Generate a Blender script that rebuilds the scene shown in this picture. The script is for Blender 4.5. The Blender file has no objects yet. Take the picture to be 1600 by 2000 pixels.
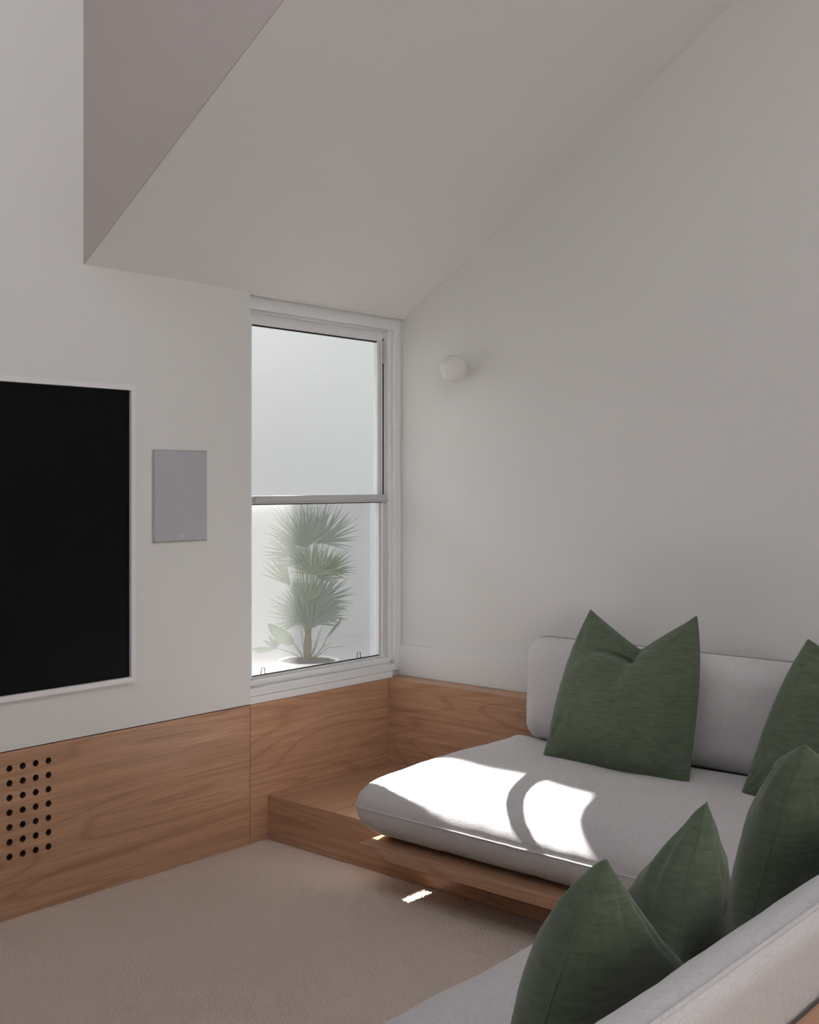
import bpy, bmesh, math, random
import numpy as np
from mathutils import Vector, noise
PI = math.pi
S = bpy.context.scene
COL = S.collection
RND = random.Random(7)

# ------------------------------------------------------------------ camera
H = 1.40
AZ = math.atan((2744 - 786) / 2240)            # angle of the x axis right of the view direction
FWD = Vector((math.cos(AZ), math.sin(AZ), 0))
RGT = Vector((math.sin(AZ), -math.cos(AZ), 0))
cd = bpy.data.cameras.new('camera')
cam = bpy.data.objects.new('camera', cd); COL.objects.link(cam)
cam.location = (0, 0, H)
cam.rotation_euler = FWD.to_track_quat('-Z', 'Y').to_euler()
cd.sensor_fit = 'VERTICAL'; cd.sensor_height = 36; cd.lens = 2240 / 2000 * 36
cd.shift_x = (800 - 786) / 2000; cd.shift_y = (942 - 1000) / 2000
cd.clip_start = 0.02
S.camera = cam

# ------------------------------------------------------------------ world, sun, exposure
w = bpy.data.worlds.new('world'); S.world = w; w.use_nodes = True
nt = w.node_tree; nt.nodes.clear()
sky = nt.nodes.new('ShaderNodeTexSky'); sky.sky_type = 'NISHITA'; sky.sun_disc = False
sky.sun_elevation = math.radians(34.7); sky.sun_rotation = math.radians(8)
hs = nt.nodes.new('ShaderNodeHueSaturation'); hs.inputs['Saturation'].default_value = 0.30
bg = nt.nodes.new('ShaderNodeBackground'); bg.inputs['Strength'].default_value = 0.50
wo = nt.nodes.new('ShaderNodeOutputWorld')
nt.links.new(sky.outputs[0], hs.inputs['Color']); nt.links.new(hs.outputs[0], bg.inputs[0]); nt.links.new(bg.outputs[0], wo.inputs[0])
sd = bpy.data.lights.new('sun', 'SUN'); sd.energy = 36; sd.angle = math.radians(0.53); sd.color = (1, 0.97, 0.93)
sun = bpy.data.objects.new('sun', sd); COL.objects.link(sun)
SUNDIR = Vector((-0.130, -1.0, -0.714)).normalized()
sun.rotation_euler = SUNDIR.to_track_quat('-Z', 'Y').to_euler(); sun.location = (3, 12, 9)
S.view_settings.view_transform = 'Standard'; S.view_settings.look = 'None'
S.view_settings.gamma = 1.0; S.view_settings.use_curve_mapping = False
S.view_settings.exposure = 0.54

def portal(cx, cy, cz, sx, sy, direction):     # guides sampling of the sky through an opening, gives no light itself
    l = bpy.data.lights.new('portal', 'AREA'); l.shape = 'RECTANGLE'; l.size = sx; l.size_y = sy
    o = bpy.data.objects.new('sky_portal', l); COL.objects.link(o)
    o.location = (cx, cy, cz); o.rotation_euler = Vector(direction).to_track_quat('-Z', 'Y').to_euler()
    l.cycles.is_portal = True

# ------------------------------------------------------------------ measures
YW = 3.364; XR = 3.872; XP = 3.759; ZL = 0.538; ZP = 0.171; XF = 3.044
XC = 2.214; ZC = 2.137; SL = math.tan(math.radians(32.2)); ZT = 4.2
XW0 = 2.954; ZH = 2.127
X0 = -1.7; Y0 = -3.0

# ------------------------------------------------------------------ material helpers
def new_mat(name):
    m = bpy.data.materials.new(name); m.use_nodes = True
    n = m.node_tree; b = n.nodes['Principled BSDF']
    return m, n, b
def L(n, a, b): n.links.new(a, b)
def nd(n, t, **kw):
    x = n.nodes.new(t)
    for k, v in kw.items(): setattr(x, k, v)
    return x
def objmap(n, scale, rot=(0, 0, 0)):
    tc = nd(n, 'ShaderNodeTexCoord'); mp = nd(n, 'ShaderNodeMapping')
    mp.inputs['Scale'].default_value = scale; mp.inputs['Rotation'].default_value = rot
    L(n, tc.outputs['Object'], mp.inputs[0]); return mp.outputs[0]
def noi(n, vec, sc, det=3, rough=.5, dist=0):
    x = nd(n, 'ShaderNodeTexNoise'); x.inputs['Scale'].default_value = sc; x.inputs['Detail'].default_value = det
    x.inputs['Roughness'].default_value = rough; x.inputs['Distortion'].default_value = dist
    L(n, vec, x.inputs['Vector']); return x.outputs['Fac']
def ramp(n, fac, stops):
    r = nd(n, 'ShaderNodeValToRGB'); el = r.color_ramp.elements
    while len(el) < len(stops): el.new(.5)
    for e, (p, c) in zip(el, stops): e.position = p; e.color = (*c, 1)
    L(n, fac, r.inputs[0]); return r.outputs[0]
def math_(n, op, a, b=None):
    x = nd(n, 'ShaderNodeMath', operation=op)
    for i, v in enumerate((a, b)):
        if v is None: continue
        if isinstance(v, (int, float)): x.inputs[i].default_value = v
        else: L(n, v, x.inputs[i])
    return x.outputs[0]
def mix(n, fac, a, b, mode='MIX'):
    x = nd(n, 'ShaderNodeMix', data_type='RGBA', blend_type=mode)
    if isinstance(fac, (int, float)): x.inputs[0].default_value = fac
    else: L(n, fac, x.inputs[0])
    for i, v in ((6, a), (7, b)):
        if isinstance(v, tuple): x.inputs[i].default_value = (*v, 1)
        else: L(n, v, x.inputs[i])
    return x.outputs[2]
def bump(n, b, h, strength, dist):
    x = nd(n, 'ShaderNodeBump'); x.inputs['Strength'].default_value = strength; x.inputs['Distance'].default_value = dist
    L(n, h, x.inputs['Height']); L(n, x.outputs[0], b.inputs['Normal'])

def plaster(name, col, rough=.85, bs=.12):
    m, n, b = new_mat(name); v = objmap(n, (1, 1, 1))
    c = noi(n, v, 1.3, 2)
    L(n, mix(n, c, tuple(x * .985 for x in col), tuple(min(1, x * 1.015) for x in col)), b.inputs['Base Color'])
    b.inputs['Roughness'].default_value = rough
    bump(n, b, noi(n, v, 260, 2), bs, .001)
    return m
def plain(name, col, rough=.5, metal=0.0):
    m, n, b = new_mat(name); v = objmap(n, (1, 1, 1))
    L(n, mix(n, noi(n, v, 40, 2), tuple(x * .97 for x in col), tuple(min(1, x * 1.03) for x in col)), b.inputs['Base Color'])
    b.inputs['Roughness'].default_value = rough; b.inputs['Metallic'].default_value = metal
    return m
def wood(name, axis, seed=0.0, tone=1.0):
    m, n, b = new_mat(name)
    tc = nd(n, 'ShaderNodeTexCoord'); mp = nd(n, 'ShaderNodeMapping')
    L(n, tc.outputs['Object'], mp.inputs[0]); mp.inputs['Location'].default_value = (seed, seed * .7, seed * .4)
    a = ['X', 'Y', 'Z'].index(axis)
    def sc(along, across):
        q = nd(n, 'ShaderNodeMapping'); s = [across] * 3; s[a] = along; q.inputs['Scale'].default_value = s
        L(n, mp.outputs[0], q.inputs[0]); return q.outputs[0]
    big = noi(n, sc(.40, 3.8), 1.0, 2, .42, .30)                 # slow field whose contours make the cathedral figure
    rings = math_(n, 'SINE', math_(n, 'MULTIPLY', big, 120.0))
    rings = math_(n, 'MULTIPLY_ADD', rings, .5); rings.node.inputs[2].default_value = .5
    fine = noi(n, sc(3.0, 160), 1.0, 4, .65, .15)
    hair = noi(n, sc(1.6, 330), 1.0, 3, .7, .1)
    pore = noi(n, sc(14, 620), 1.0, 2, .5)
    med = noi(n, sc(.9, 26), 1.0, 3, .6, .2)
    base = ramp(n, med, [(.25, tuple(tone * x for x in (.42, .235, .140))), (.5, tuple(tone * x for x in (.52, .305, .190))), (.78, tuple(tone * x for x in (.60, .365, .235)))])
    dark = tuple(tone * x for x in (.27, .135, .075))
    f1 = math_(n, 'MULTIPLY', math_(n, 'POWER', rings, 8.0), .40)
    c = mix(n, f1, base, dark)
    c = mix(n, math_(n, 'MULTIPLY', math_(n, 'SUBTRACT', .60, fine), 1.6), c, dark)
    hr = ramp(n, hair, [(.36, (1, 1, 1)), (.50, (0, 0, 0))])
    c = mix(n, math_(n, 'MULTIPLY', hr, .38), c, dark)
    pr = ramp(n, pore, [(.30, (1, 1, 1)), (.42, (0, 0, 0))])
    pg = math_(n, 'MULTIPLY', pr, .5)
    c = mix(n, pg, c, dark)
    L(n, c, b.inputs['Base Color'])
    b.inputs['Roughness'].default_value = .42; b.inputs['Specular IOR Level'].default_value = .35
    bump(n, b, fine, .12, .0008)
    return m
def cloth(name, c1, c2, weave=900, wr=.35, slub=0.0, sheen=.3):
    m, n, b = new_mat(name); v = objmap(n, (1, 1, 1))
    big = noi(n, v, 7, 4, .6, .4)
    c = mix(n, big, c1, c2)
    hx = noi(n, objmap(n, (1, 1, .12)), weave, 2, .6)
    hy = noi(n, objmap(n, (.12, .12, 1)), weave, 2, .6)
    hh = math_(n, 'ADD', hx, hy)
    if slub:
        sl = noi(n, objmap(n, (.15, .15, 1)), 130, 3, .6)
        c = mix(n, math_(n, 'MULTIPLY', ramp(n, sl, [(.42, (0, 0, 0)), (.68, (1, 1, 1))]), slub), c, tuple(x * .62 for x in c1))
    c = mix(n, math_(n, 'MULTIPLY', math_(n, 'SUBTRACT', 1.12, hh), .9), c, tuple(x * .55 for x in c1))
    L(n, c, b.inputs['Base Color']); b.inputs['Roughness'].default_value = .92
    b.inputs['Specular IOR Level'].default_value = .15
    b.inputs['Sheen Weight'].default_value = sheen; b.inputs['Sheen Roughness'].default_value = .45
    bump(n, b, hh, wr, .0012)
    return m

M = {}
M['wall'] = plaster('white_wall_paint', (.69, .68, .665))
M['cheek'] = plaster('rosy_cheek_tone', (.50, .445, .43))  # darker, rosier tone than the main walls
M['ceil'] = plaster('white_ceiling_paint', (.80, .785, .772))
M['rear'] = plaster('bounce_cut_grey', (.36, .35, .345))  # unseen rear wall, toned down so less sun bounces into the room
M['trim'] = plain('white_satin_trim', (.71, .70, .69), .4)
M['alu'] = plain('white_powder_coat', (.78, .785, .79), .35)
M['alu_grey'] = plain('silver_aluminium', (.55, .56, .57), .38, .3)
M['rubber'] = plain('black_rubber_gasket', (.012, .012, .013), .6)
M['wx'] = wood('oak_veneer_long', 'X', 1.3)
M['wx2'] = wood('oak_veneer_window', 'X', 4.1, 1.03)
M['wy'] = wood('oak_veneer_cross', 'Y', 2.2, 1.0)
M['wy2'] = wood('oak_veneer_riser', 'Y', 6.4, .97)
M['wt'] = wood('oak_veneer_deck', 'X', 9.7, 1.0)
M['hole'] = plain('shade_dark_bore', (.045, .026, .017), .8)  # shade inside the drilled holes, put into the colour of their walls
M['cav'] = plain('cavity_shade', (.02, .013, .01), .9)
M['screen'] = plain('black_glass_screen', (.0035, .0035, .004), .5)
M['screen'].node_tree.nodes['Principled BSDF'].inputs['Specular IOR Level'].default_value = .12
M['tvedge'] = plain('black_bezel', (.003, .003, .003), .5)
M['tvframe'] = plain('pale_frame_lacquer', (.74, .73, .74), .4)
M['grille'] = plain('grey_perforated_grille', (.43, .43, .455), .65)
M['grille_rim'] = plain('grey_grille_rim', (.37, .365, .365), .6)
M['logo'] = plain('pale_logo_print', (.62, .62, .63), .5)
M['sofa'] = cloth('pale_grey_wool', (.605, .582, .585), (.63, .608, .612), 700, .35, 0, .25)
M['pipe'] = cloth('pale_grey_piping', (.55, .53, .53), (.62, .60, .60), 900, .3, 0, .2)
M['pipe2'] = cloth('mid_grey_piping', (.30, .29, .29), (.36, .35, .35), 900, .3, 0, .2)
M['green'] = cloth('olive_green_linen', (.088, .114, .073), (.146, .178, .118), 800, .5, .45, .25)
M['gpipe'] = cloth('olive_green_seam', (.075, .115, .068), (.12, .17, .105), 800, .5, 0, .2)
M['render'] = plaster('exterior_white_render', (.385, .373, .358), .9, .8)
M['ground'] = plaster('courtyard_paving', (.47, .43, .41), .9, .6)
M['lawn'] = plaster('dark_lawn', (.07, .085, .05), .95, .8)
M['pot'] = plaster('white_planter', (.80, .78, .76), .7, .3)
M['soil'] = plain('dark_potting_soil', (.055, .035, .025), .95)
M['leaf'] = plain('palm_leaf_green', (.15, .21, .12), .5)  # leaf greens paled to imitate haze through the fly screen
M['leaf2'] = plain('palm_leaf_bluish', (.15, .20, .15), .5)
M['stalk'] = plain('palm_stalk', (.17, .21, .10), .55)
M['trunk'] = plain('palm_trunk_fibre', (.13, .11, .06), .9)
# opal glass of the wall lamp
m, n, b = new_mat('opal_glass'); v = objmap(n, (1, 1, 1))
L(n, mix(n, noi(n, v, 60, 2), (.72, .70, .68), (.75, .73, .71)), b.inputs['Base Color'])
b.inputs['Roughness'].default_value = .35; b.inputs['Subsurface Weight'].default_value = .4
b.inputs['Subsurface Radius'].default_value = (.03, .03, .03); M['opal'] = m
# window glass
m, n, b = new_mat('clear_glass')
n.nodes.remove(b); out = n.nodes['Material Output']
tr = nd(n, 'ShaderNodeBsdfTransparent'); tr.inputs[0].default_value = (.97, .98, .98, 1)
gl = nd(n, 'ShaderNodeBsdfGlossy'); gl.inputs['Roughness'].default_value = .02
fr = nd(n, 'ShaderNodeLayerWeight')                            # reflectance of a thin pane, rising at grazing angles
rf = math_(n, 'ADD', math_(n, 'MULTIPLY', math_(n, 'POWER', fr.outputs['Facing'], 5.0), .92), .022)
ms = nd(n, 'ShaderNodeMixShader'); L(n, rf, ms.inputs[0]); L(n, tr.outputs[0], ms.inputs[1]); L(n, gl.outputs[0], ms.inputs[2])
L(n, ms.outputs[0], out.inputs[0]); M['glass'] = m
# fly screen: fine woven mesh, mostly open, its pale threads scatter the daylight
m, n, b = new_mat('fly_screen_mesh')
n.nodes.remove(b); out = n.nodes['Material Output']
tr = nd(n, 'ShaderNodeBsdfTransparent')
df = nd(n, 'ShaderNodeBsdfDiffuse'); df.inputs[0].default_value = (.62, .61, .60, 1)
tl = nd(n, 'ShaderNodeBsdfTranslucent'); tl.inputs[0].default_value = (.3, .3, .3, 1)
m1 = nd(n, 'ShaderNodeMixShader'); m1.inputs[0].default_value = .06; L(n, df.outputs[0], m1.inputs[1]); L(n, tl.outputs[0], m1.inputs[2])
m2 = nd(n, 'ShaderNodeMixShader'); vv = objmap(n, (1, 1, 1))
L(n, ramp(n, noi(n, vv, 420, 2), [(.3, (.20, .20, .20)), (.7, (.24, .24, .24))]), m2.inputs[0])
L(n, tr.outputs[0], m2.inputs[1]); L(n, m1.outputs[0], m2.inputs[2]); L(n, m2.outputs[0], out.inputs[0]); M['fly'] = m

# ------------------------------------------------------------------ object helpers
def tag(o, label=None, cat=None, group=None, kind=None):
    if label: o['label'] = label
    if cat: o['category'] = cat
    if group: o['group'] = group
    if kind: o['kind'] = kind
    return o
def mesh_obj(name, verts, faces, mat, parent=None, smooth=False, mats=None, fm=None):
    me = bpy.data.meshes.new(name); me.from_pydata([tuple(v) for v in verts], [], faces)
    for mm in (mats or [mat]): me.materials.append(mm)
    if fm: me.polygons.foreach_set('material_index', fm)
    if smooth: me.polygons.foreach_set('use_smooth', [True] * len(me.polygons))
    bm = bmesh.new(); bm.from_mesh(me); bmesh.ops.recalc_face_normals(bm, faces=bm.faces); bm.to_mesh(me); bm.free()
    me.update()
    o = bpy.data.objects.new(name, me); COL.objects.link(o)
    if parent: o.parent = parent; o.matrix_parent_inverse = parent.matrix_world.inverted()
    return o
def empty(name, loc):
    o = bpy.data.objects.new(name, None); COL.objects.link(o); o.location = loc; o.empty_display_size = .05
    bpy.context.view_layer.update(); return o
BQ = [(0, 3, 2, 1), (4, 5, 6, 7), (0, 1, 5, 4), (1, 2, 6, 5), (2, 3, 7, 6), (3, 0, 4, 7)]
def boxes(bl):
    V = []; Fs = []
    for (x0, x1, y0, y1, z0, z1) in bl:
        k = len(V); V += [(x0, y0, z0), (x1, y0, z0), (x1, y1, z0), (x0, y1, z0), (x0, y0, z1), (x1, y0, z1), (x1, y1, z1), (x0, y1, z1)]
        Fs += [tuple(k + i for i in f) for f in BQ]
    return V, Fs
def box(name, b, mat, parent=None, bev=0.0):
    V, Fs = boxes([b]); o = mesh_obj(name, V, Fs, mat, parent)
    if bev: bevel(o, bev)
    return o
def boxset(name, bl, mat, parent=None, bev=0.0):
    V, Fs = boxes(bl); o = mesh_obj(name, V, Fs, mat, parent)
    if bev: bevel(o, bev)
    return o
def bevel(o, wdt, seg=2):
    md = o.modifiers.new('bevel', 'BEVEL'); md.width = wdt; md.segments = seg; md.limit_method = 'ANGLE'
def prism(name, poly, axis, a0, a1, mat, parent=None):
    def P(p, a): return (a, p[0], p[1]) if axis == 'X' else ((p[0], a, p[1]) if axis == 'Y' else (p[0], p[1], a))
    k = len(poly); V = [P(p, a0) for p in poly] + [P(p, a1) for p in poly]
    Fs = [tuple(range(k)), tuple(range(2 * k - 1, k - 1, -1))] + [(i, (i + 1) % k, k + (i + 1) % k, k + i) for i in range(k)]
    return mesh_obj(name, V, Fs, mat, parent)
def tube_geo(pts, rad, seg=8, closed=False):
    pts = [Vector(p) for p in pts]; nP = len(pts); V = []; Fs = []
    r = rad if callable(rad) else (lambda t: rad)
    ref = Vector((0, 0, 1)); prev = None
    for i, p in enumerate(pts):
        t = (pts[(i + 1) % nP] - pts[i - 1]) if closed else (pts[min(i + 1, nP - 1)] - pts[max(i - 1, 0)])
        t.normalize()
        if prev is None:
            a = t.cross(ref)
            if a.length < .1: a = t.cross(Vector((1, 0, 0)))
        else: a = prev - t * prev.dot(t)
        a.normalize(); prev = a; b2 = t.cross(a)
        rr = r(i / max(1, nP - 1))
        for k in range(seg):
            an = 2 * PI * k / seg; V.append(p + (a * math.cos(an) + b2 * math.sin(an)) * rr)
    m_ = nP if closed else nP - 1
    for i in range(m_):
        j = (i + 1) % nP
        for k in range(seg):
            Fs.append((i * seg + k, i * seg + (k + 1) % seg, j * seg + (k + 1) % seg, j * seg + k))
    if not closed: Fs += [tuple(range(seg)), tuple((nP - 1) * seg + k for k in range(seg))]
    return V, Fs
def tube(name, pts, rad, mat, parent=None, seg=8, closed=False):
    V, Fs = tube_geo(pts, rad, seg, closed); return mesh_obj(name, V, Fs, mat, parent, True)
def lathe(name, prof, center, mat, parent=None, seg=40, axis='Z'):
    V = []; Fs = []; c = Vector(center)
    for (r, z) in prof:
        for k in range(seg):
            a = 2 * PI * k / seg; q = (r * math.cos(a), r * math.sin(a), z)
            V.append(c + (Vector(q) if axis == 'Z' else Vector((q[2], q[0], q[1]))))
    for i in range(len(prof) - 1):
        for k in range(seg): Fs.append((i * seg + k, i * seg + (k + 1) % seg, (i + 1) * seg + (k + 1) % seg, (i + 1) * seg + k))
    Fs += [tuple(range(seg)), tuple((len(prof) - 1) * seg + k for k in range(seg))]
    return mesh_obj(name, V, Fs, mat, parent, True)

# ------------------------------------------------------------------ room shell
WT = .14                                                        # wall thickness
YO = YW + WT
box('floor', (X0 - .3, XR + .3, Y0 - .3, YO, -.15, -.006), M['ground']).__setitem__('kind', 'structure')
FL = bpy.data.objects['floor']; FL.data.materials[0] = M['trim']
# wall with the television: full height on the left, low under the slope, opening for the window
V, Fs = boxes([(X0 - .3, XC, YW, YO, .541, ZT + .1), (XC, XW0, YW, YO, .541, ZC + .35), (XW0, XR + .3, YW, YO, ZH, ZC + .35),
               (X0 - .3, XW0, YW + .03, YO, -.15, .541), (XW0, XR + .3, YW + .03, YO, -.15, .53)])
wl = tag(mesh_obj('wall_left', V, Fs, M['wall']), 'white painted wall holding the black screen, rising higher at far left', None, None, 'structure')
yt = YW - (ZT - ZC) / SL
tag(prism('wall_right', [(Y0 - .3, -.15), (YO, -.15), (YO, ZC - SL * WT + .35), (YW, ZC + .35), (yt, ZT + .35), (Y0 - .3, ZT + .35)], 'X', XR, XR + .2, M['wall']),
    'white painted gable wall carrying the round lamp', None, None, 'structure')
tag(prism('ceiling', [(YW + .001, ZC), (yt, ZT), (Y0 - .3, ZT), (Y0 - .3, ZT + .12), (yt, ZT + .12), (YW + .001, ZC + .14)], 'X', XC + .0, XR + .2, M['ceil']),
    'white sloping ceiling above the sofa corner', None, None, 'structure')
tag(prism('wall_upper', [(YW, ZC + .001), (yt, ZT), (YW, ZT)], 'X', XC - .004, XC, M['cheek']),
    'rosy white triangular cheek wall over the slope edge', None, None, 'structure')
KO = dict(x0=-.6, x1=1.9, y0=-.7, y1=1.9)                        # unseen roof light, added and sized to brighten the tall part of the room
V, Fs = boxes([(X0 - .3, KO['x0'], Y0 - .3, YO, ZT, ZT + .25), (KO['x1'], XC, Y0 - .3, YO, ZT, ZT + .25),
               (KO['x0'], KO['x1'], Y0 - .3, KO['y0'], ZT, ZT + .25), (KO['x0'], KO['x1'], KO['y1'], YO, ZT, ZT + .25)])
tag(mesh_obj('ceiling_high', V, Fs, M['ceil']), 'high flat ceiling with an unseen roof light added to brighten the open part of the room', None, None, 'structure')
tag(box('wall_side', (X0 - .2, X0, Y0 - .3, YO, -.15, ZT), M['wall']), 'white side wall behind the camera', None, None, 'structure')
tag(box('wall_rear', (X0 - .2, XR + .2, Y0 - .2, Y0, -.15, ZT), M['rear']), 'unseen rear wall behind the camera, made grey to cut bounced sun', None, None, 'structure')
portal((KO['x0'] + KO['x1']) / 2, (KO['y0'] + KO['y1']) / 2, ZT + .15, KO['x1'] - KO['x0'], KO['y1'] - KO['y0'], (0, 0, -1))
portal((XW0 + XR) / 2, YO + .02, 1.35, XR - XW0, 1.5, (0, -1, 0))

# carpet pile: looped rows as a real height field
def carpet():
    st = .0034
    xs = np.arange(.9, XF + .0001, st); ys = np.arange(1.15, YW + .004, st)
    X, Y = np.meshgrid(xs, ys, indexing='ij')
    rng = np.random.RandomState(3)
    ca, sa = math.cos(math.radians(30.9)), math.sin(math.radians(30.9))
    row = (X * ca - Y * sa) / .0092; col = (X * sa + Y * ca) / .0078
    z = .0066 * np.abs(np.sin(PI * row)) ** .6 * (.55 + .45 * np.abs(np.sin(PI * (col + .5 * np.floor(row)))))
    z += rng.uniform(-.0009, .0009, X.shape)
    z += .0012 * np.sin(col * 1.9 + 3 * np.sin(row * .7)) * np.sin(row * 2.3 + 1.3 * np.sin(col * .9))
    z -= .0045
    nx, ny = X.shape
    co = np.stack([X + rng.uniform(-.0006, .0006, X.shape), Y + rng.uniform(-.0006, .0006, X.shape), z], -1).reshape(-1, 3)
    i = np.arange(nx * ny).reshape(nx, ny)
    f = np.stack([i[:-1, :-1], i[1:, :-1], i[1:, 1:], i[:-1, 1:]], -1).reshape(-1, 4)
    me = bpy.data.meshes.new('carpet_pile'); me.vertices.add(len(co)); me.vertices.foreach_set('co', co.ravel())
    me.loops.add(f.size); me.loops.foreach_set('vertex_index', f.ravel())
    me.polygons.add(len(f)); me.polygons.foreach_set('loop_start', np.arange(0, f.size, 4)); me.polygons.foreach_set('loop_total', np.full(len(f), 4))
    me.update(); me.validate()
    m, n, b = new_mat('beige_loop_carpet'); v = objmap(n, (1, 1, 1))
    c = mix(n, noi(n, v, 300, 3, .7), (.60, .485, .405), (.85, .72, .63))
    c = mix(n, math_(n, 'MULTIPLY', noi(n, v, 2.2, 2), .18), c, (.33, .26, .22))
    L(n, c, b.inputs['Base Color']); b.inputs['Roughness'].default_value = 1; b.inputs['Specular IOR Level'].default_value = .05
    bump(n, b, noi(n, v, 900, 2, .7), .6, .002)
    me.materials.append(m)
    o = bpy.data.objects.new('carpet_pile', me); COL.objects.link(o); o['kind'] = 'stuff'
    o.parent = FL
    return m
cm = carpet(); FL.data.materials[0] = cm
tag(FL, 'beige looped carpet floor', None, None, 'structure')

# ------------------------------------------------------------------ timber lining
def holed_panel():
    x0, x1, z0, z1 = -1.2, XW0 - .0015, .0, .537
    px, pz, r, nc, nr = .0467, .0472, .0107, 10, 7
    hx1 = 2.077 + px / 2; hx0 = hx1 - nc * px; hz0 = .2 - pz / 2; hz1 = hz0 + nr * pz
    V = []; Fs = []; FM = {}; yf = YW; yb = YW + .029
    def q(a, b, c, d): k = len(V); V.extend([(a, yf, c), (b, yf, c), (b, yf, d), (a, yf, d)]); Fs.append((k, k + 1, k + 2, k + 3))
    # hole field cell by cell
    seg = 24
    for i in range(nc):
        for j in range(nr):
            cx = hx0 + (i + .5) * px; cz = hz0 + (j + .5) * pz; k = len(V)
            for s in range(seg):
                a = 2 * PI * (s + .5) / seg - PI; c, sn = math.cos(a), math.sin(a); m_ = max(abs(c), abs(sn))
                V.append((cx + c / m_ * px / 2, yf, cz + sn / m_ * pz / 2))
            for y in (yf, yf + .024):
                for s in range(seg):
                    a = 2 * PI * (s + .5) / seg - PI; V.append((cx + r * math.cos(a), y, cz + r * math.sin(a)))
            for s in range(seg):
                t = (s + 1) % seg
                Fs.append((k + s, k + t, k + seg + t, k + seg + s)); FM[len(Fs)] = 1; Fs.append((k + seg + s, k + seg + t, k + 2 * seg + t, k + 2 * seg + s))
            # the square's corners
            for sx, sz, s in ((1, 1, None), (1, -1, None), (-1, 1, None), (-1, -1, None)):
                kk = len(V); V.append((cx + sx * px / 2, yf, cz + sz * pz / 2))
                near = sorted(range(seg), key=lambda s_: (V[k + s_][0] - V[kk][0]) ** 2 + (V[k + s_][2] - V[kk][2]) ** 2)[:2]
                Fs.append((kk, k + near[0], k + near[1]))
    q(x0, hx0, z0, z1); q(hx1, x1, z0, z1); q(hx0, hx1, z0, hz0); q(hx0, hx1, hz1, z1)
    k = len(V); V.extend([(x0, yf, z1), (x1, yf, z1), (x1, yb, z1), (x0, yb, z1), (x1, yf, z0), (x1, yb, z0)])
    Fs.append((k, k + 1, k + 2, k + 3)); Fs.append((k + 1, k + 4, k + 5, k + 2))
    root = empty('timber_wall_panel', (1.5, YW, 0))
    tag(root, 'long oak veneer wall panel drilled with vent holes below the black screen', 'wall panel', 'oak lining panels')
    mesh_obj('board', V, Fs, None, root, False, [M['wx'], M['hole']], [FM.get(i, 0) for i in range(len(Fs))])
    box('vent_shade_sheet', (hx0 - .02, hx1 + .02, YW + .024, YW + .029, hz0 - .02, hz1 + .02), M['cav'], root)  # dark sheet standing in for the shade behind the holes
    return root
holed_panel()
p2 = box('timber_wall_panel', (XW0 + .0015, XP, YW, YW + .029, 0.0, .537), M['wx2'], None, .0008)
tag(p2, 'short oak veneer wall panel directly under the window sill', 'wall panel', 'oak lining panels')
lg = empty('timber_ledge', (XP, 2, 0))
tag(lg, 'oak veneered ledge running along the right wall behind the sofa', 'ledge')
box('front_panel', (XP, XP + .018, .0, YW - .0002, 0, ZL - .004), M['wy'], lg, .0006)
box('top_board', (XP, XR - .0005, .0, YW + .028, ZL - .018 + .014, ZL + .0005), M['wy'], lg, .0008)

# stepped platform under the sofa
pf = empty('timber_platform', (3.3, 2.8, 0))
tag(pf, 'low stepped oak platform in the corner under the sofa cushions', 'platform')
prism('top_board', [(XF + .0002, ZP), (XP - .0005, ZP), (XP - .0005, ZP - .02), (XF + .0202, ZP - .02)], 'Y', .7, YW - .0005, M['wt'], pf)
prism('riser', [(XF, 0), (XF, ZP - .0001), (XF + .02, ZP - .0201), (XF + .02, 0)], 'Y', 1.2, YW - .0005, M['wy2'], pf)
box('top_board', (.2, XF - .0005, .62, 1.2, ZP - .02, ZP), M['wt'], pf, .0008)
box('riser', (.2, XF, 1.182, 1.1995, 0, ZP - .0205), M['wx2'], pf, .0006)
sb = box('sofa_base_board', (2.844, XF - .001, 1.2, 2.688, ZP - .036, ZP - .0005), M['wy2'], None, .0008)
tag(sb, 'thin oak board floating off the platform edge under the long seat cushion', 'sofa base')
hb = empty('timber_back_ledge', (1.5, .5, 0))
tag(hb, 'oak ledge behind the nearer sofa backrest at bottom right', 'ledge')
box('top_board', (.2, XP, .40, .602, .672, .69), M['wx'], hb, .001)
box('front_panel', (.2, XP, .584, .602, 0, .6715), M['wx'], hb, .001)

# ------------------------------------------------------------------ baseboard and trims
tag(box('baseboard_right', (XR - .014, XR, .5, YW + .03, ZL + .001, .675), M['trim'], None, .0015), 'white skirting board above the oak ledge', None, None, 'structure')

# ------------------------------------------------------------------ window
wn = empty('window_1', (3.4, 3.42, .54))
tag(wn, 'tall white sliding sash window with clear panes in the corner', None, None, 'structure')
YF = 3.42
XJ = 3.806                                                      # inner side of the right jamb
boxset('sill', [(XW0, XJ - .02, YW + .003, 3.50, .538, .566), (XW0, XJ + .01, YW + .010, 3.50, .5665, .596)], M['alu'], wn, .0015)
boxset('frame_bottom', [(XW0, XJ + .01, YF - .014, 3.49, .5965, .622)], M['alu'], wn, .001)
boxset('frame_head', [(XW0, XR, YF - .026, 3.50, 2.079, ZH), (XW0, XJ, YF - .006, 3.50, 2.068, 2.079)], M['alu'], wn, .0015)
boxset('jamb_right', [(XJ + .022, XR - .0005, YW + .028, 3.475, .56, 2.10), (XJ, XJ + .022, YF - .012, 3.475, .606, 2.079)], M['alu'], wn, .002)
boxset('jamb_left', [(XW0, 3.012, YF, 3.50, .606, 2.079)], M['alu'], wn, .0015)
gl0, gl1 = 3.024, 3.758
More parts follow.
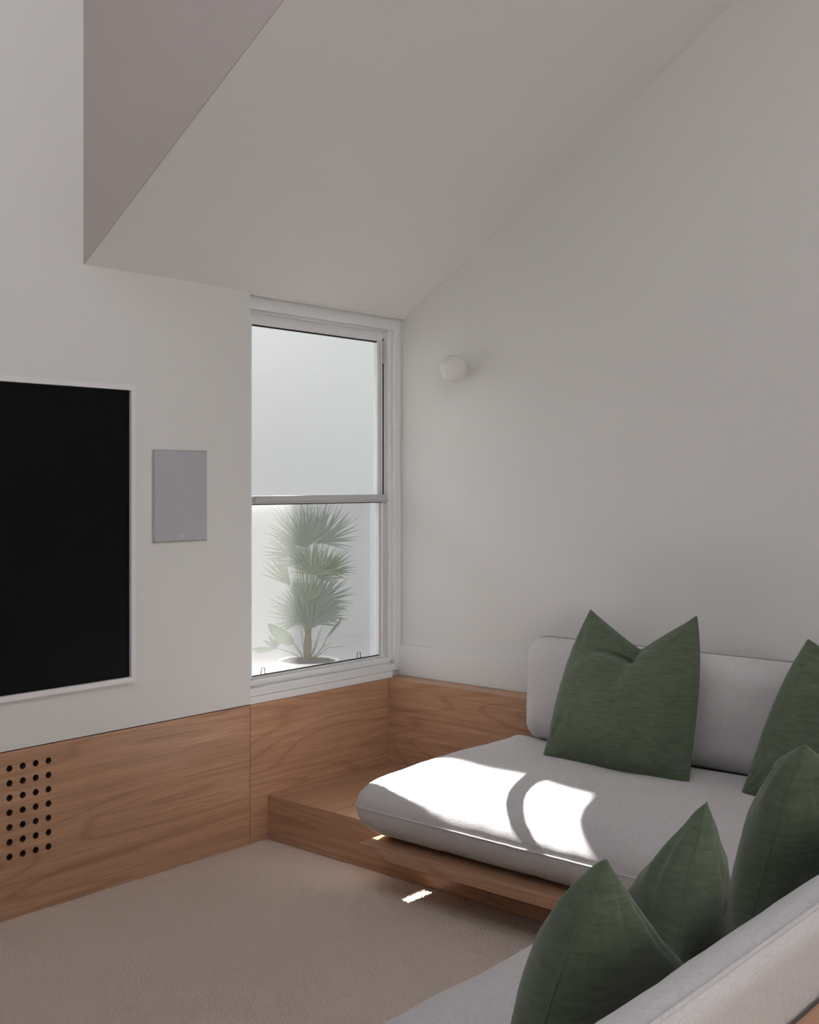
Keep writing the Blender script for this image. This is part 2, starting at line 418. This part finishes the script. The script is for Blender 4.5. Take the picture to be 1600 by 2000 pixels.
us = boxset('upper_sash', [(gl0 - .012, XJ - .014, YF + .012, YF + .034, 2.026, 2.072), (gl1, gl1 + .010, YF + .012, YF + .034, 1.34, 2.03),
                           (gl1 + .0135, gl1 + .019, YF + .014, YF + .034, 1.34, 2.03), (gl1 + .0225, gl1 + .031, YF + .010, YF + .034, 1.34, 2.03)], M['alu'], wn, .0008)
box('pane', (gl0 - .01, gl1 + .004, YF + .022, YF + .026, 1.338, 2.032), M['glass'], us)
boxset('gasket', [(gl0 - .01, gl1 + .002, YF + .016, YF + .0215, 2.020, 2.026), (gl1 + .010, gl1 + .0135, YF + .016, YF + .03, 1.34, 2.03)], M['rubber'], us)
mr = boxset('meeting_rail', [(gl0 - .012, XJ - .003, YF - .006, YF + .034, 1.322, 1.346), (gl0 - .012, XJ - .003, YF - .002, YF + .030, 1.313, 1.322)], M['alu_grey'], wn, .0015)
box('gasket', (gl0 - .012, gl1 + .02, YF - .001, YF + .012, 1.3095, 1.3132), M['rubber'], mr)
box('sash_lock', (gl0 - .004, gl0 + .022, YF - .014, YF - .006, 1.318, 1.338), M['alu_grey'], mr, .003)
ls = boxset('lower_sash', [(gl0 - .012, XJ - .014, YF + .004, YF + .028, .6222, .632), (gl1, gl1 + .009, YF + .004, YF + .028, .63, 1.313),
                           (gl1 + .011, gl1 + .030, YF + .002, YF + .028, .63, 1.313)], M['alu'], wn, .0008)
box('pane', (gl0 - .01, gl1 + .004, YF + .014, YF + .018, .630, 1.316), M['glass'], ls)
boxset('gasket', [(gl0 - .01, gl1 + .002, YF + .003, YF + .0075, .632, .6365), (gl1 + .009, gl1 + .011, YF + .004, YF + .02, .63, 1.313)], M['rubber'], ls)
tk = boxset('track_channel', [(gl1 + .032, XJ - .006, YF + .012, YF + .02, .625, 2.04)], M['rubber'], wn)
box('balance_catch', (gl1 + .033, XJ - .007, YF + .004, YF + .012, 1.93, 2.03), M['alu_grey'], wn, .001)
fs = box('fly_screen', (gl0 - .012, gl1 + .01, 3.485, 3.487, .61, 1.335), M['fly'], wn)
for cxp in (3.07, 3.625):
    tube('screen_clip', [(cxp - .012, YF + .0, .634), (cxp - .008, YF + .0, .662), (cxp + .008, YF + .0, .662), (cxp + .012, YF + .0, .634)], .0016, M['rubber'], wn, 6)

# ------------------------------------------------------------------ screen in its frame
tv = empty('television', (1.5, YW, .72))
tag(tv, 'large black wall-mounted screen in a thin pale frame', 'television')
tx0, tx1, tz0, tz1 = .62, 2.393, .7195, 1.7215; tf = .018
V, Fs = boxes([(tx0 - tf, tx1 + tf, YW - .016, YW, tz1, tz1 + tf), (tx0 - tf, tx1 + tf, YW - .016, YW, tz0 - tf, tz0),
               (tx0 - tf, tx0, YW - .016, YW, tz0, tz1), (tx1, tx1 + tf, YW - .016, YW, tz0, tz1)])
mesh_obj('frame', V, Fs, M['tvframe'], tv)
box('screen', (tx0 + .001, tx1 - .001, YW - .004, YW + .0, tz0 + .001, tz1 - .001), M['screen'], tv)
# ------------------------------------------------------------------ in-wall speaker
sp = empty('wall_speaker', (2.613, YW, 1.183))
tag(sp, 'flat grey rectangular speaker grille set in the wall right of the black screen', 'speaker')
box('rim', (2.492, 2.737, YW - .006, YW, 1.183, 1.517), M['grille_rim'], sp, .003)
box('grille', (2.498, 2.7335, YW - .0085, YW - .0055, 1.187, 1.5135), M['grille'], sp, .002)
def text_obj(name, body, size, loc, rot, mat, parent, shear=0):
    cu = bpy.data.curves.new(name, 'FONT'); cu.body = body; cu.size = size; cu.align_x = 'CENTER'; cu.extrude = .0004; cu.shear = shear
    t = bpy.data.objects.new(name + '_src', cu); COL.objects.link(t); bpy.context.view_layer.update()
    me = bpy.data.meshes.new_from_object(t.evaluated_get(bpy.context.evaluated_depsgraph_get()))
    bpy.data.objects.remove(t); me.materials.clear(); me.materials.append(mat)
    o = bpy.data.objects.new(name, me); COL.objects.link(o); o.location = loc; o.rotation_euler = rot
    if parent: o.parent = parent; o.matrix_parent_inverse = parent.matrix_world.inverted()
    return o
text_obj('logo', 'mK', .022, (2.617, YW - .0092, 1.1985), (PI / 2, 0, 0), M['logo'], sp, .25)

# ------------------------------------------------------------------ globe wall lamp
sc = empty('wall_lamp', (XR, 3.04, 1.88))
tag(sc, 'small white opal globe lamp on the right wall beside the window', 'lamp')
gc = Vector((3.795, 3.0295, 1.881)); R0 = .058
lathe('globe', [(R0 * math.sin(PI * i / 24) + 1e-4, -R0 * math.cos(PI * i / 24)) for i in range(25)], gc, M['opal'], sc, 40)
lathe('mount', [(.028, 0), (.028, .010), (.019, .013), (.019, .032)][::-1] and [(.014, -.034), (.014, -.012), (.024, -.009), (.026, 0)], (XR, gc.y, gc.z), M['trim'], sc, 32, 'X')

# ------------------------------------------------------------------ padded cushions
def pad_geo(a, b, top, bot, rc, Rt, Rb, crown=.012, pow_=2.2, pucker=.0, seed=0.0, ear=0.0, nper=56):
    """outline half sizes a,b in local x,y; z=0 is the seam; returns verts, faces and the seam loop"""
    def outline(d):
        aa, bb = a - d, b - d; r = max(min(rc - d * .5, min(aa, bb) * .98), .01); P = []
        for (sx, sy, a0) in ((1, 1, 0), (-1, 1, PI / 2), (-1, -1, PI), (1, -1, 3 * PI / 2)):
            for k in range(14):
                t = a0 + PI / 2 * k / 13
                e = 1 + (ear / r if r > .02 else 0) * math.sin(2 * (t - a0)) ** 8 * max(0, 1 - d / .1)
                P.append((sx * (aa - r) + r * math.cos(t) * e, sy * (bb - r) + r * math.sin(t) * e))
            # straight part
            nx_ = {(1, 1): (-1, 1), (-1, 1): (-1, -1), (-1, -1): (1, -1), (1, -1): (1, 1)}[(sx, sy)]
            e0 = P[-1]; t = a0 + PI / 2
            e1 = (nx_[0] * (aa - r) + r * math.cos(t), nx_[1] * (bb - r) + r * math.sin(t))
            for k in range(1, nper): P.append((e0[0] + (e1[0] - e0[0]) * k / nper, e0[1] + (e1[1] - e0[1]) * k / nper))
        return P
    n0 = len(outline(0)); V = []; Fs = []
    def layer(sign, hgt, R):
        ds = [R * (1 - math.cos(PI / 2 * i / 16)) for i in range(1, 17)]
        m_ = min(a, b); ds += [R + (m_ * .93 - R) * k / 12 for k in range(1, 13)]
        rings = []
        for d in ds:
            P = outline(d); s = min(1, d / R); z = hgt * (1 - (1 - s) ** pow_) ** (1 / pow_)
            z *= 1 + crown / hgt * min(1, d / m_) if sign > 0 else 1
            ring = []
            for j, (x, y) in enumerate(P):
                w_ = math.exp(-d / .055) * min(1, d / .006)
                pk = (noise.noise(Vector((x * 22 + seed, y * 22, 3.1 * sign))) * 1.3 + noise.noise(Vector((x * 70, y * 70, sign))) * .35) * pucker * w_ + noise.noise(Vector((x * 5 + seed, y * 5, 7))) * pucker * .8 * min(1, d / .05)
                if sign < 0: pk = -abs(pk) * .6
                ring.append(len(V)); V.append((x, y, sign * (z + pk)))
            rings.append(ring)
        return rings
    seam = [len(V) + i for i in range(n0)]; V += [(x, y, 0) for x, y in outline(0)]
    for sign, hgt, R in ((1, top, Rt), (-1, bot, Rb)):
        prev = seam
        for r_ in layer(sign, hgt, R):
            for i in range(n0):
                j = (i + 1) % n0; Fs.append((prev[i], prev[j], r_[j], r_[i]))
            prev = r_
        Fs.append(tuple(prev))
    return V, Fs, [V[i] for i in seam]
def pad(name, label, cat, group, frame, geo, mat, pmat, pr=.0042, bend=None):
    """frame = (origin, ex, ey, ez) of the local axes"""
    O, ex, ey, ez = [Vector(q) for q in frame]; V, Fs, seam = geo
    T = lambda p: O + ex * p[0] + ey * p[1] + ez * p[2]
    W = [T(bend(p) if bend else p) for p in V]; sl = [T(bend(p) if bend else p) for p in seam]
    z0 = min(q.z for q in W); c = Vector((O.x, O.y, z0))
    root = empty(name, c); tag(root, label, cat, group)
    mesh_obj('cover', W, Fs, mat, root, True)
    wv = [q + Vector([noise.noise(q * 40 + Vector((k * 9, 0, 0))) * .0012 for k in range(3)]) for q in sl]
    tube('piping', wv, pr, pmat, root, 8, True)
    return root
# long seat cushion along the right wall: seam at z .285, crown at .42
sx0, sx1, sy0, sy1 = 2.868, 3.745, .66, 2.735
zs = .283
pad('seat_cushion', 'long pale grey seat cushion against the right wall with sunlight across it', 'cushion', 'pale grey seat cushions',
    (((sx0 + sx1) / 2, (sy0 + sy1) / 2, zs), (1, 0, 0), (0, 1, 0), (0, 0, 1)),
    pad_geo((sx1 - sx0) / 2, (sy1 - sy0) / 2, .132, zs - ZP - .001, .06, .28, .13, .012, 2.25, .010, 1.7, .012), M['sofa'], M['pipe'],
    bend=lambda p: (p[0] if p[0] < 0 else .4385 * (1 - max(0, 1 - p[0] / .4385) ** 1.8), p[1] + (.035 * (1 - (p[0] / .4385) ** 2) * max(0, p[1] - .5) / .54 if p[1] > .5 else 0), p[2]))
# nearer seat cushion, running parallel to the screen wall
tx0_, tx1_, ty0_, ty1_ = .55, 2.84, .66, 1.515
pad('seat_cushion', 'nearer pale grey seat cushion at the bottom edge under the green pillow', 'cushion', 'pale grey seat cushions',
    (((tx0_ + tx1_) / 2, (ty0_ + ty1_) / 2, zs), (1, 0, 0), (0, 1, 0), (0, 0, 1)),
    pad_geo((tx1_ - tx0_) / 2, (ty1_ - ty0_) / 2, .132, zs - ZP - .001, .06, .26, .13, .010, 2.2, .005, 5.2, .012), M['sofa'], M['pipe'])
# backrests: soft front, piped seam round the back
def backrest(label, C, along, nrm, half, zb, zt, thick, lean, pm='pipe2'):
    up = Vector((0, 0, 1)); nv = Vector(nrm); u2 = (up * math.cos(lean) - nv * math.sin(lean)); n2 = (nv * math.cos(lean) + up * math.sin(lean))
    O = Vector(C) + u2 * ((zt - zb) / 2) + Vector((0, 0, zb))
    pad('back_cushion', label, 'cushion', 'pale grey back cushions', (O, along, u2, n2),
        pad_geo(half, (zt - zb) / 2, thick, .02, .065, .095, .03, .012, 2.0, .0045, half * 3), M['sofa'], M[pm], .0042)
backrest('pale grey back cushion standing against the right wall ledge', (3.712, 1.6, 0), (0, 1, 0), (-1, 0, 0), .975, .405, .80, .105, math.radians(3))
backrest('nearer pale grey back cushion seen from behind at bottom right', (1.75, .647, 0), (-1, 0, 0), (0, 1, 0), 1.35, .405, .80, .105, math.radians(3), 'pipe')

# ------------------------------------------------------------------ green linen pillows
def pillow(label, BL, BR, TR, TL, nrm, T=.10, chop=.10, u0=0.0, seed=0.0, wr=.004, sag=.0, tb=None, crease=.02, ucr=-.18, sides=-.07, full=.5, pw=1.05):
    """corners in world space; nrm = side of the front face"""
    BL, BR, TR, TL = [Vector(q) for q in (BL, BR, TR, TL)]; nv = Vector(nrm).normalized()
    N = 72; grid = {}; V = []; Fs = []; tb = tb or T * .8
    def smooth(x): x = max(0, min(1, x)); return x * x * (3 - 2 * x)
    def base(u, v):
        # the edges draw in between the corners
        uu = u * (1 - sides * (1 - v * v) * (1 + .9 * v) * abs(u) ** 2); vv = v - (.025 * (1 - u * u)) * (1 if v > 0 else -.3) * abs(v) ** 3
        s, t = (uu + 1) / 2, (vv + 1) / 2
        p = BL * (1 - s) * (1 - t) + BR * s * (1 - t) + TR * s * t + TL * (1 - s) * t
        k = abs(u - u0) / (1 - u0 if u > u0 else 1 + u0)
        dep = chop * (1 - k ** (pw if u > u0 else 1.05)) * math.exp(-((1 - v) / .62) ** 1.6)
        return p - Vector((0, 0, 1)) * dep
    for side in (1, -1):
        for i in range(N + 1):
            for j in range(N + 1):
                u = math.sin(PI / 2 * (-1 + 2 * i / N)); v = math.sin(PI / 2 * (-1 + 2 * j / N))
                edge = i in (0, N) or j in (0, N)
                if side == -1 and edge: grid[side, i, j] = grid[1, i, j]; continue
                p = base(u, v)
                th = ((1 - abs(u) ** 2.4) ** full) * ((1 - abs(v) ** 2.4) ** full)
                th *= 1 - .35 * sag * (v + 1) / 2
                d = (T if side == 1 else tb) * th
                # the chop pinches both faces together and folds a lip below it
                g = math.exp(-((u - u0) / .20) ** 2) * smooth((v + .1) / 1.0)
                d *= 1 - .62 * g * (1 if chop else 0)
                if chop:
                    cl = (u - ucr - .25 * (v - .55)) ; cv = v - (.66 - .9 * (u - ucr) ** 2)
                    d -= crease * math.exp(-(cv / .055) ** 2) * math.exp(-((u - ucr) / .26) ** 2)
                    d += crease * .9 * math.exp(-((cv + .17) / .13) ** 2) * math.exp(-((u - ucr) / .33) ** 2)
                    for sg in (-1, 1):                              # pull lines running from the chop to the corners
                        r_ = math.hypot(u - u0, v - .75); an = math.atan2(v - .75, (u - u0) * sg)
                        d += .005 * noise.noise(Vector((an * 5 + seed, r_ * 1.1, side * 4 + sg))) * math.exp(-((r_ - .45) / .34) ** 2) * (1 if (u - u0) * sg > 0 else 0)
                q = Vector((u * 2.2 + seed, v * 2.6, side * 1.7 + seed))
                wn_ = noise.noise(q * 1.1) * 1.2 + noise.noise(Vector((u * 9 + seed, v * 3.5, side))) * .4
                rad = noise.noise(Vector((u * 14 + seed, v * 14, 2.0 * side))) * math.exp(-((1 - max(abs(u), abs(v))) / .10)) * 1.1
                fold = 0
                for cu_, cv_ in ((-1, -1), (1, -1), (-1, 1), (1, 1)):
                    rr = math.hypot(u - cu_, v - cv_); aa = math.atan2(v - cv_, u - cu_)
                    fold += noise.noise(Vector((aa * 5 + cu_ * 3 + seed, rr * 1.2, cv_ + side * 5))) * math.exp(-((rr - .34) / .26) ** 2) * 1.7
                env = min(1, th * 2.5)
                d += wr * (wn_ + rad + fold) * env
                p = p + nv * d * side
                grid[side, i, j] = len(V); V.append(p)
    for side in (1, -1):
        for i in range(N):
            for j in range(N):
                a_, b_, c_, d_ = grid[side, i, j], grid[side, i + 1, j], grid[side, i + 1, j + 1], grid[side, i, j + 1]
                Fs.append((a_, b_, c_, d_) if side == 1 else (d_, c_, b_, a_))
    c = (BL + BR) / 2; root = empty('green_pillow', c); tag(root, label, 'pillow', 'green linen pillows')
    o = mesh_obj('cover', V, Fs, M['green'], root, True)
    loop = [(i, 0) for i in range(N)] + [(N, j) for j in range(N)] + [(i, N) for i in range(N, 0, -1)] + [(0, j) for j in range(N, 0, -1)]
    pts = []
    for i, j in loop:
        q = V[grid[1, i, j]]
        if not pts or (q - pts[-1]).length > .004: pts.append(q)
    tube('edge_seam', pts, .0019, M['gpipe'], root, 6, True)
    return root
pillow('upright green linen pillow with pinched top leaning on the far back cushion',
       (3.425, 2.325, .415), (3.425, 1.755, .412), (3.60, 1.815, .945), (3.60, 2.235, .935), (-1, 0, .28), .105, .125, -.02, 1.3, crease=.03, tb=.035)
pillow('green linen pillow at the right edge leaning on the far back cushion',
       (3.42, 1.575, .412), (3.42, 1.02, .412), (3.60, 1.02, .90), (3.60, 1.43, .90), (-1, 0, .28), .105, .10, .0, 4.7, tb=.035)
pillow('large dark green pillow with two pinched peaks nearest the camera, seen from behind',
       (2.04, 1.0, .408), (1.38, 1.0, .408), (1.41, .85, .867), (1.72, .85, .882), (0, 1, .25), .125, .20, -.28, 8.2, tb=.09, full=.42, ucr=-.4, sides=-.09, pw=1.22, crease=0.0)
pillow('dark green pillow in the sofa corner beside the two-peaked one',
       (2.74, 1.0, .408), (2.14, 1.0, .408), (2.15, .86, .90), (2.62, .86, .90), (0, 1, .25), .12, .10, .0, 11.9, full=.42)

# ------------------------------------------------------------------ courtyard outside the window
tag(box('wall_courtyard', (-2, 13, 6.42, 6.62, -.2, 2.66), M['render']), 'white rendered courtyard wall outside the window', None, None, 'structure')
tag(box('ground_courtyard', (-2, 13, YO, 6.42, -.2, .17), M['ground']), 'pale paved courtyard ground', None, None, 'structure')
tag(box('eave', (-2, 6.5, YO, 4.57, 2.305, 2.40), M['render']), 'unseen white roof eave added over the window to cut the sun beam', None, None, 'structure')  # out of view, placed to end the sun patch on the seat
tag(box('sun_blocker_building', (4.19, 16, 8.42, 10.42, -.2, 8.0), M['render']), 'unseen plain block added behind the courtyard wall to trim the sun patch', None, None, 'structure')  # hidden mass, added so its edge bounds the sun patch
tag(box('ground_outside', (-30, 30, -30, 30, -.5, -.2), M['lawn']), 'dark lawn around the house', None, None, 'structure')

# potted palm
pp = Vector((4.29, 4.42, .17))
pot = empty('potted_palm', pp)
tag(pot, 'fan palm in a round white pot outside the window', 'plant')
lathe('pot', [(.10, 0), (.135, .02), (.155, .15), (.163, .268), (.163, .280), (.154, .281), (.149, .272), (.147, .255)], pp, M['pot'], pot, 48)
def soil_mesh():
    V = []; Fs = []; seg = 40
    for i in range(10):
        for k in range(seg):
            r = .148 * (i + .3) / 9.3; a = 2 * PI * k / seg; z = .272 + .014 * (1 - i / 9) + RND.uniform(-.004, .004)
            V.append(pp + Vector((r * math.cos(a), r * math.sin(a), z)))
    for i in range(9):
        for k in range(seg): Fs.append((i * seg + k, i * seg + (k + 1) % seg, (i + 1) * seg + (k + 1) % seg, (i + 1) * seg + k))
    Fs.append(tuple(range(seg))); mesh_obj('soil', V, Fs, M['soil'], pot)
soil_mesh()
RT = Vector((RGT.x, RGT.y, 0)); FW = Vector((FWD.x, FWD.y, 0)); UP = Vector((0, 0, 1))
PS = 6.14 / 2240                                               # metres per photo pixel at the palm
def P(px, py, dep=0.0):                                        # a point beside the pot, measured across, up and in depth
    return Vector((4.283, 4.42, .455)) + RT * (px - 600) * PS + UP * (1288 - py) * PS + FW * dep
root0 = P(600, 1290)
tr_pts = [P(601, 1296), P(600, 1280), P(601, 1262), P(602, 1240), P(602, 1225)]
tube('trunk', tr_pts, lambda t: (.024 - .007 * t) * (1 + .12 * math.sin(t * 40)), M['trunk'], pot, 10)
def frond(hub, tipdir, length, spread, nl, base, wid=.0075, droop=.10, tilt=None, lb=.45):
    """stalk from base to hub, then leaflets fanning out from the hub"""
    r = RND; hub = Vector(hub); base = Vector(base)
    td = Vector(tipdir).normalized()
    side = td.cross(FW + Vector((r.uniform(-.4, .4), r.uniform(-.4, .4), r.uniform(-.2, .2)))).normalized(); nrm = td.cross(side).normalized()
    midp = (base + hub) / 2 + UP * .01 + side * r.uniform(-.01, .01)
    pts = []
    for i in range(9):
        t = i / 8; pts.append(base * (1 - t) ** 2 + midp * 2 * t * (1 - t) + hub * t * t)
    V, Fs = tube_geo(pts, lambda t: .0036 - .0014 * t, 6); fm = [1] * len(Fs)
    for k in range(nl):
        f = (k + .5) / nl * 2 - 1; an = f * spread * 1.12 + r.uniform(-.05, .05)
        cup = nrm * (.38 * abs(f) + r.uniform(-.13, .13))
        d = (td * math.cos(an) + side * math.sin(an) + cup).normalized()
        ln = length * (1 - .28 * abs(f) ** 2) * r.uniform(.86, 1.1)
        wv = d.cross(nrm + cup).normalized(); fold = nrm
        k0 = len(V); ns = 6
        for s in range(ns + 1):
            t = s / ns; c = hub + d * ln * t - UP * droop * ln * t * t * (.6 + .4 * abs(f)) ; 
            hw = wid * (.25 + 1.0 * min(1, t / lb) - 1.2 * max(0, t - lb) / (1 - lb)) if t < 1 else .0003
            hw = max(.0004, hw)
            V += [c - wv * hw + fold * hw * .5, c, c + wv * hw + fold * hw * .5]
        for s in range(ns):
            q = k0 + s * 3; Fs += [(q, q + 1, q + 4, q + 3), (q + 1, q + 2, q + 5, q + 4)]; fm += [0, 0]
    o = mesh_obj('frond', V, Fs, None, pot, False, [M['leaf'] if r.random() < .6 else M['leaf2'], M['stalk']], fm)
    return o
def dirp(dx, dy, dd=0): return RT * dx + UP * dy + FW * dd
FR = [  # hub x, hub y, depth, direction x, up, depth, length px, spread, leaflets
    (588, 1068, .00, -.45, .9, .1, 92, .95, 20), (597, 1070, -.04, .05, 1, -.2, 94, .85, 22), (618, 1064, .03, .30, 1, .1, 92, .85, 22),
    (630, 1062, -.02, .75, .75, 0, 84, .85, 20), (600, 1062, .06, .0, 1, .3, 88, .9, 18), (575, 1085, .03, -.8, .62, .2, 66, .8, 16),
    (585, 1100, -.05, -.7, .6, -.2, 62, .8, 16), (612, 1122, -.06, .1, 1, -.3, 70, 1.1, 22), (624, 1132, .0, .45, .9, 0, 72, 1.1, 22),
    (605, 1115, .05, -.25, 1, .2, 66, 1.0, 18), (636, 1120, .03, .8, .6, .1, 62, .8, 16), (569, 1145, -.02, -.62, .78, 0, 78, .42, 12),
    (571, 1146, .0, .9, -.1, 0, 28, 1.3, 8), (612, 1178, -.03, .5, .85, -.1, 78, .95, 22), (622, 1180, .03, .75, .65, .1, 72, .85, 20),
    (600, 1172, -.06, .1, 1, -.1, 60, .9, 16), (604, 1215, -.08, -.75, .65, -.2, 88, .62, 22), (600, 1222, -.05, -.3, .95, -.3, 70, .7, 18),
    (612, 1216, -.07, .8, .62, -.2, 84, .55, 20), (608, 1212, .03, .5, .85, .2, 76, .7, 18), (590, 1205, .05, -.6, .7, .2, 70, .8, 16),
    (606, 1226, -.09, .1, 1, -.3, 56, .8, 16), (583, 1218, .05, -.85, .25, .2, 48, .8, 12), (628, 1205, .05, .85, .25, .1, 52, .7, 12),
    (541, 1265, -.05, -.2, .9, 0, 34, .75, 4), (541, 1265, -.05, -1, .0, 0, 50, .12, 3)]
for (hx, hy, dp, dx, dy, dd, ln, spd, nl) in FR:
    hub = P(hx, hy, dp); b0 = P(600 + (hx - 600) * .12, 1262 if hy > 1250 else 1235, dp * .2)
    if hy > 1250: b0 = P(588, 1284, -.03)
    frond(hub, dirp(dx, dy, dd), ln * PS * 1.07, spd, nl, b0, .0042 if nl > 5 else .010)
def blade(pts, wid, nrib):
    pts = [Vector(q) for q in pts]; V = []; Fs = []
    n_ = 12
    for i in range(n_ + 1):
        t = i / n_; c = pts[0] * (1 - t) ** 2 + pts[1] * 2 * t * (1 - t) + pts[2] * t * t
        tg = ((pts[1] - pts[0]) * (1 - t) + (pts[2] - pts[1]) * t).normalized(); sd_ = tg.cross(FW).normalized()
        hw = wid * math.sin(PI * min(1, t * .95 + .05)) ** .7
        for k in range(nrib * 2 + 1):
            f = k / nrib - 1; V.append(c + sd_ * hw * f + FW * (.003 if k % 2 else 0))
    w_ = nrib * 2 + 1
    for i in range(n_):
        for k in range(w_ - 1): Fs.append((i * w_ + k, i * w_ + k + 1, (i + 1) * w_ + k + 1, (i + 1) * w_ + k))
    return mesh_obj('frond', V, Fs, M['leaf'], pot)
blade([P(577, 1251, -.1), P(556, 1243, -.11), P(528, 1213, -.12)], .036, 6)
tube('stalk', [P(596, 1290, -.03), P(590, 1275, -.06), P(584, 1262, -.08), P(577, 1251, -.1)], .0028, M['stalk'], pot, 6)
blade([P(640, 1243, -.05), P(655, 1225, -.05), P(670, 1205, -.05)], .008, 2)
tube('stalk', [P(604, 1290, 0), P(622, 1275, -.02), P(634, 1258, -.04), P(640, 1243, -.05)], .003, M['stalk'], pot, 6)
for (a, b_, c_) in (((604, 1290), (630, 1266), (650, 1254)), ((604, 1290), (618, 1262), (628, 1232)), ((596, 1290), (585, 1275), (572, 1258)), ((598, 1288), (592, 1262), (588, 1232)),
                    ((607, 1290), (640, 1266), (675, 1263)), ((600, 1288), (594, 1250), (580, 1200)), ((606, 1288), (622, 1240), (640, 1200))):
    tube('stalk', [P(*a), P((a[0] + b_[0]) / 2, (a[1] + b_[1]) / 2 + 2), P(*b_), P(*c_)], lambda t: .0042 * (1 - t) + .0008, M['stalk'], pot, 6)
bpy.context.view_layer.update()
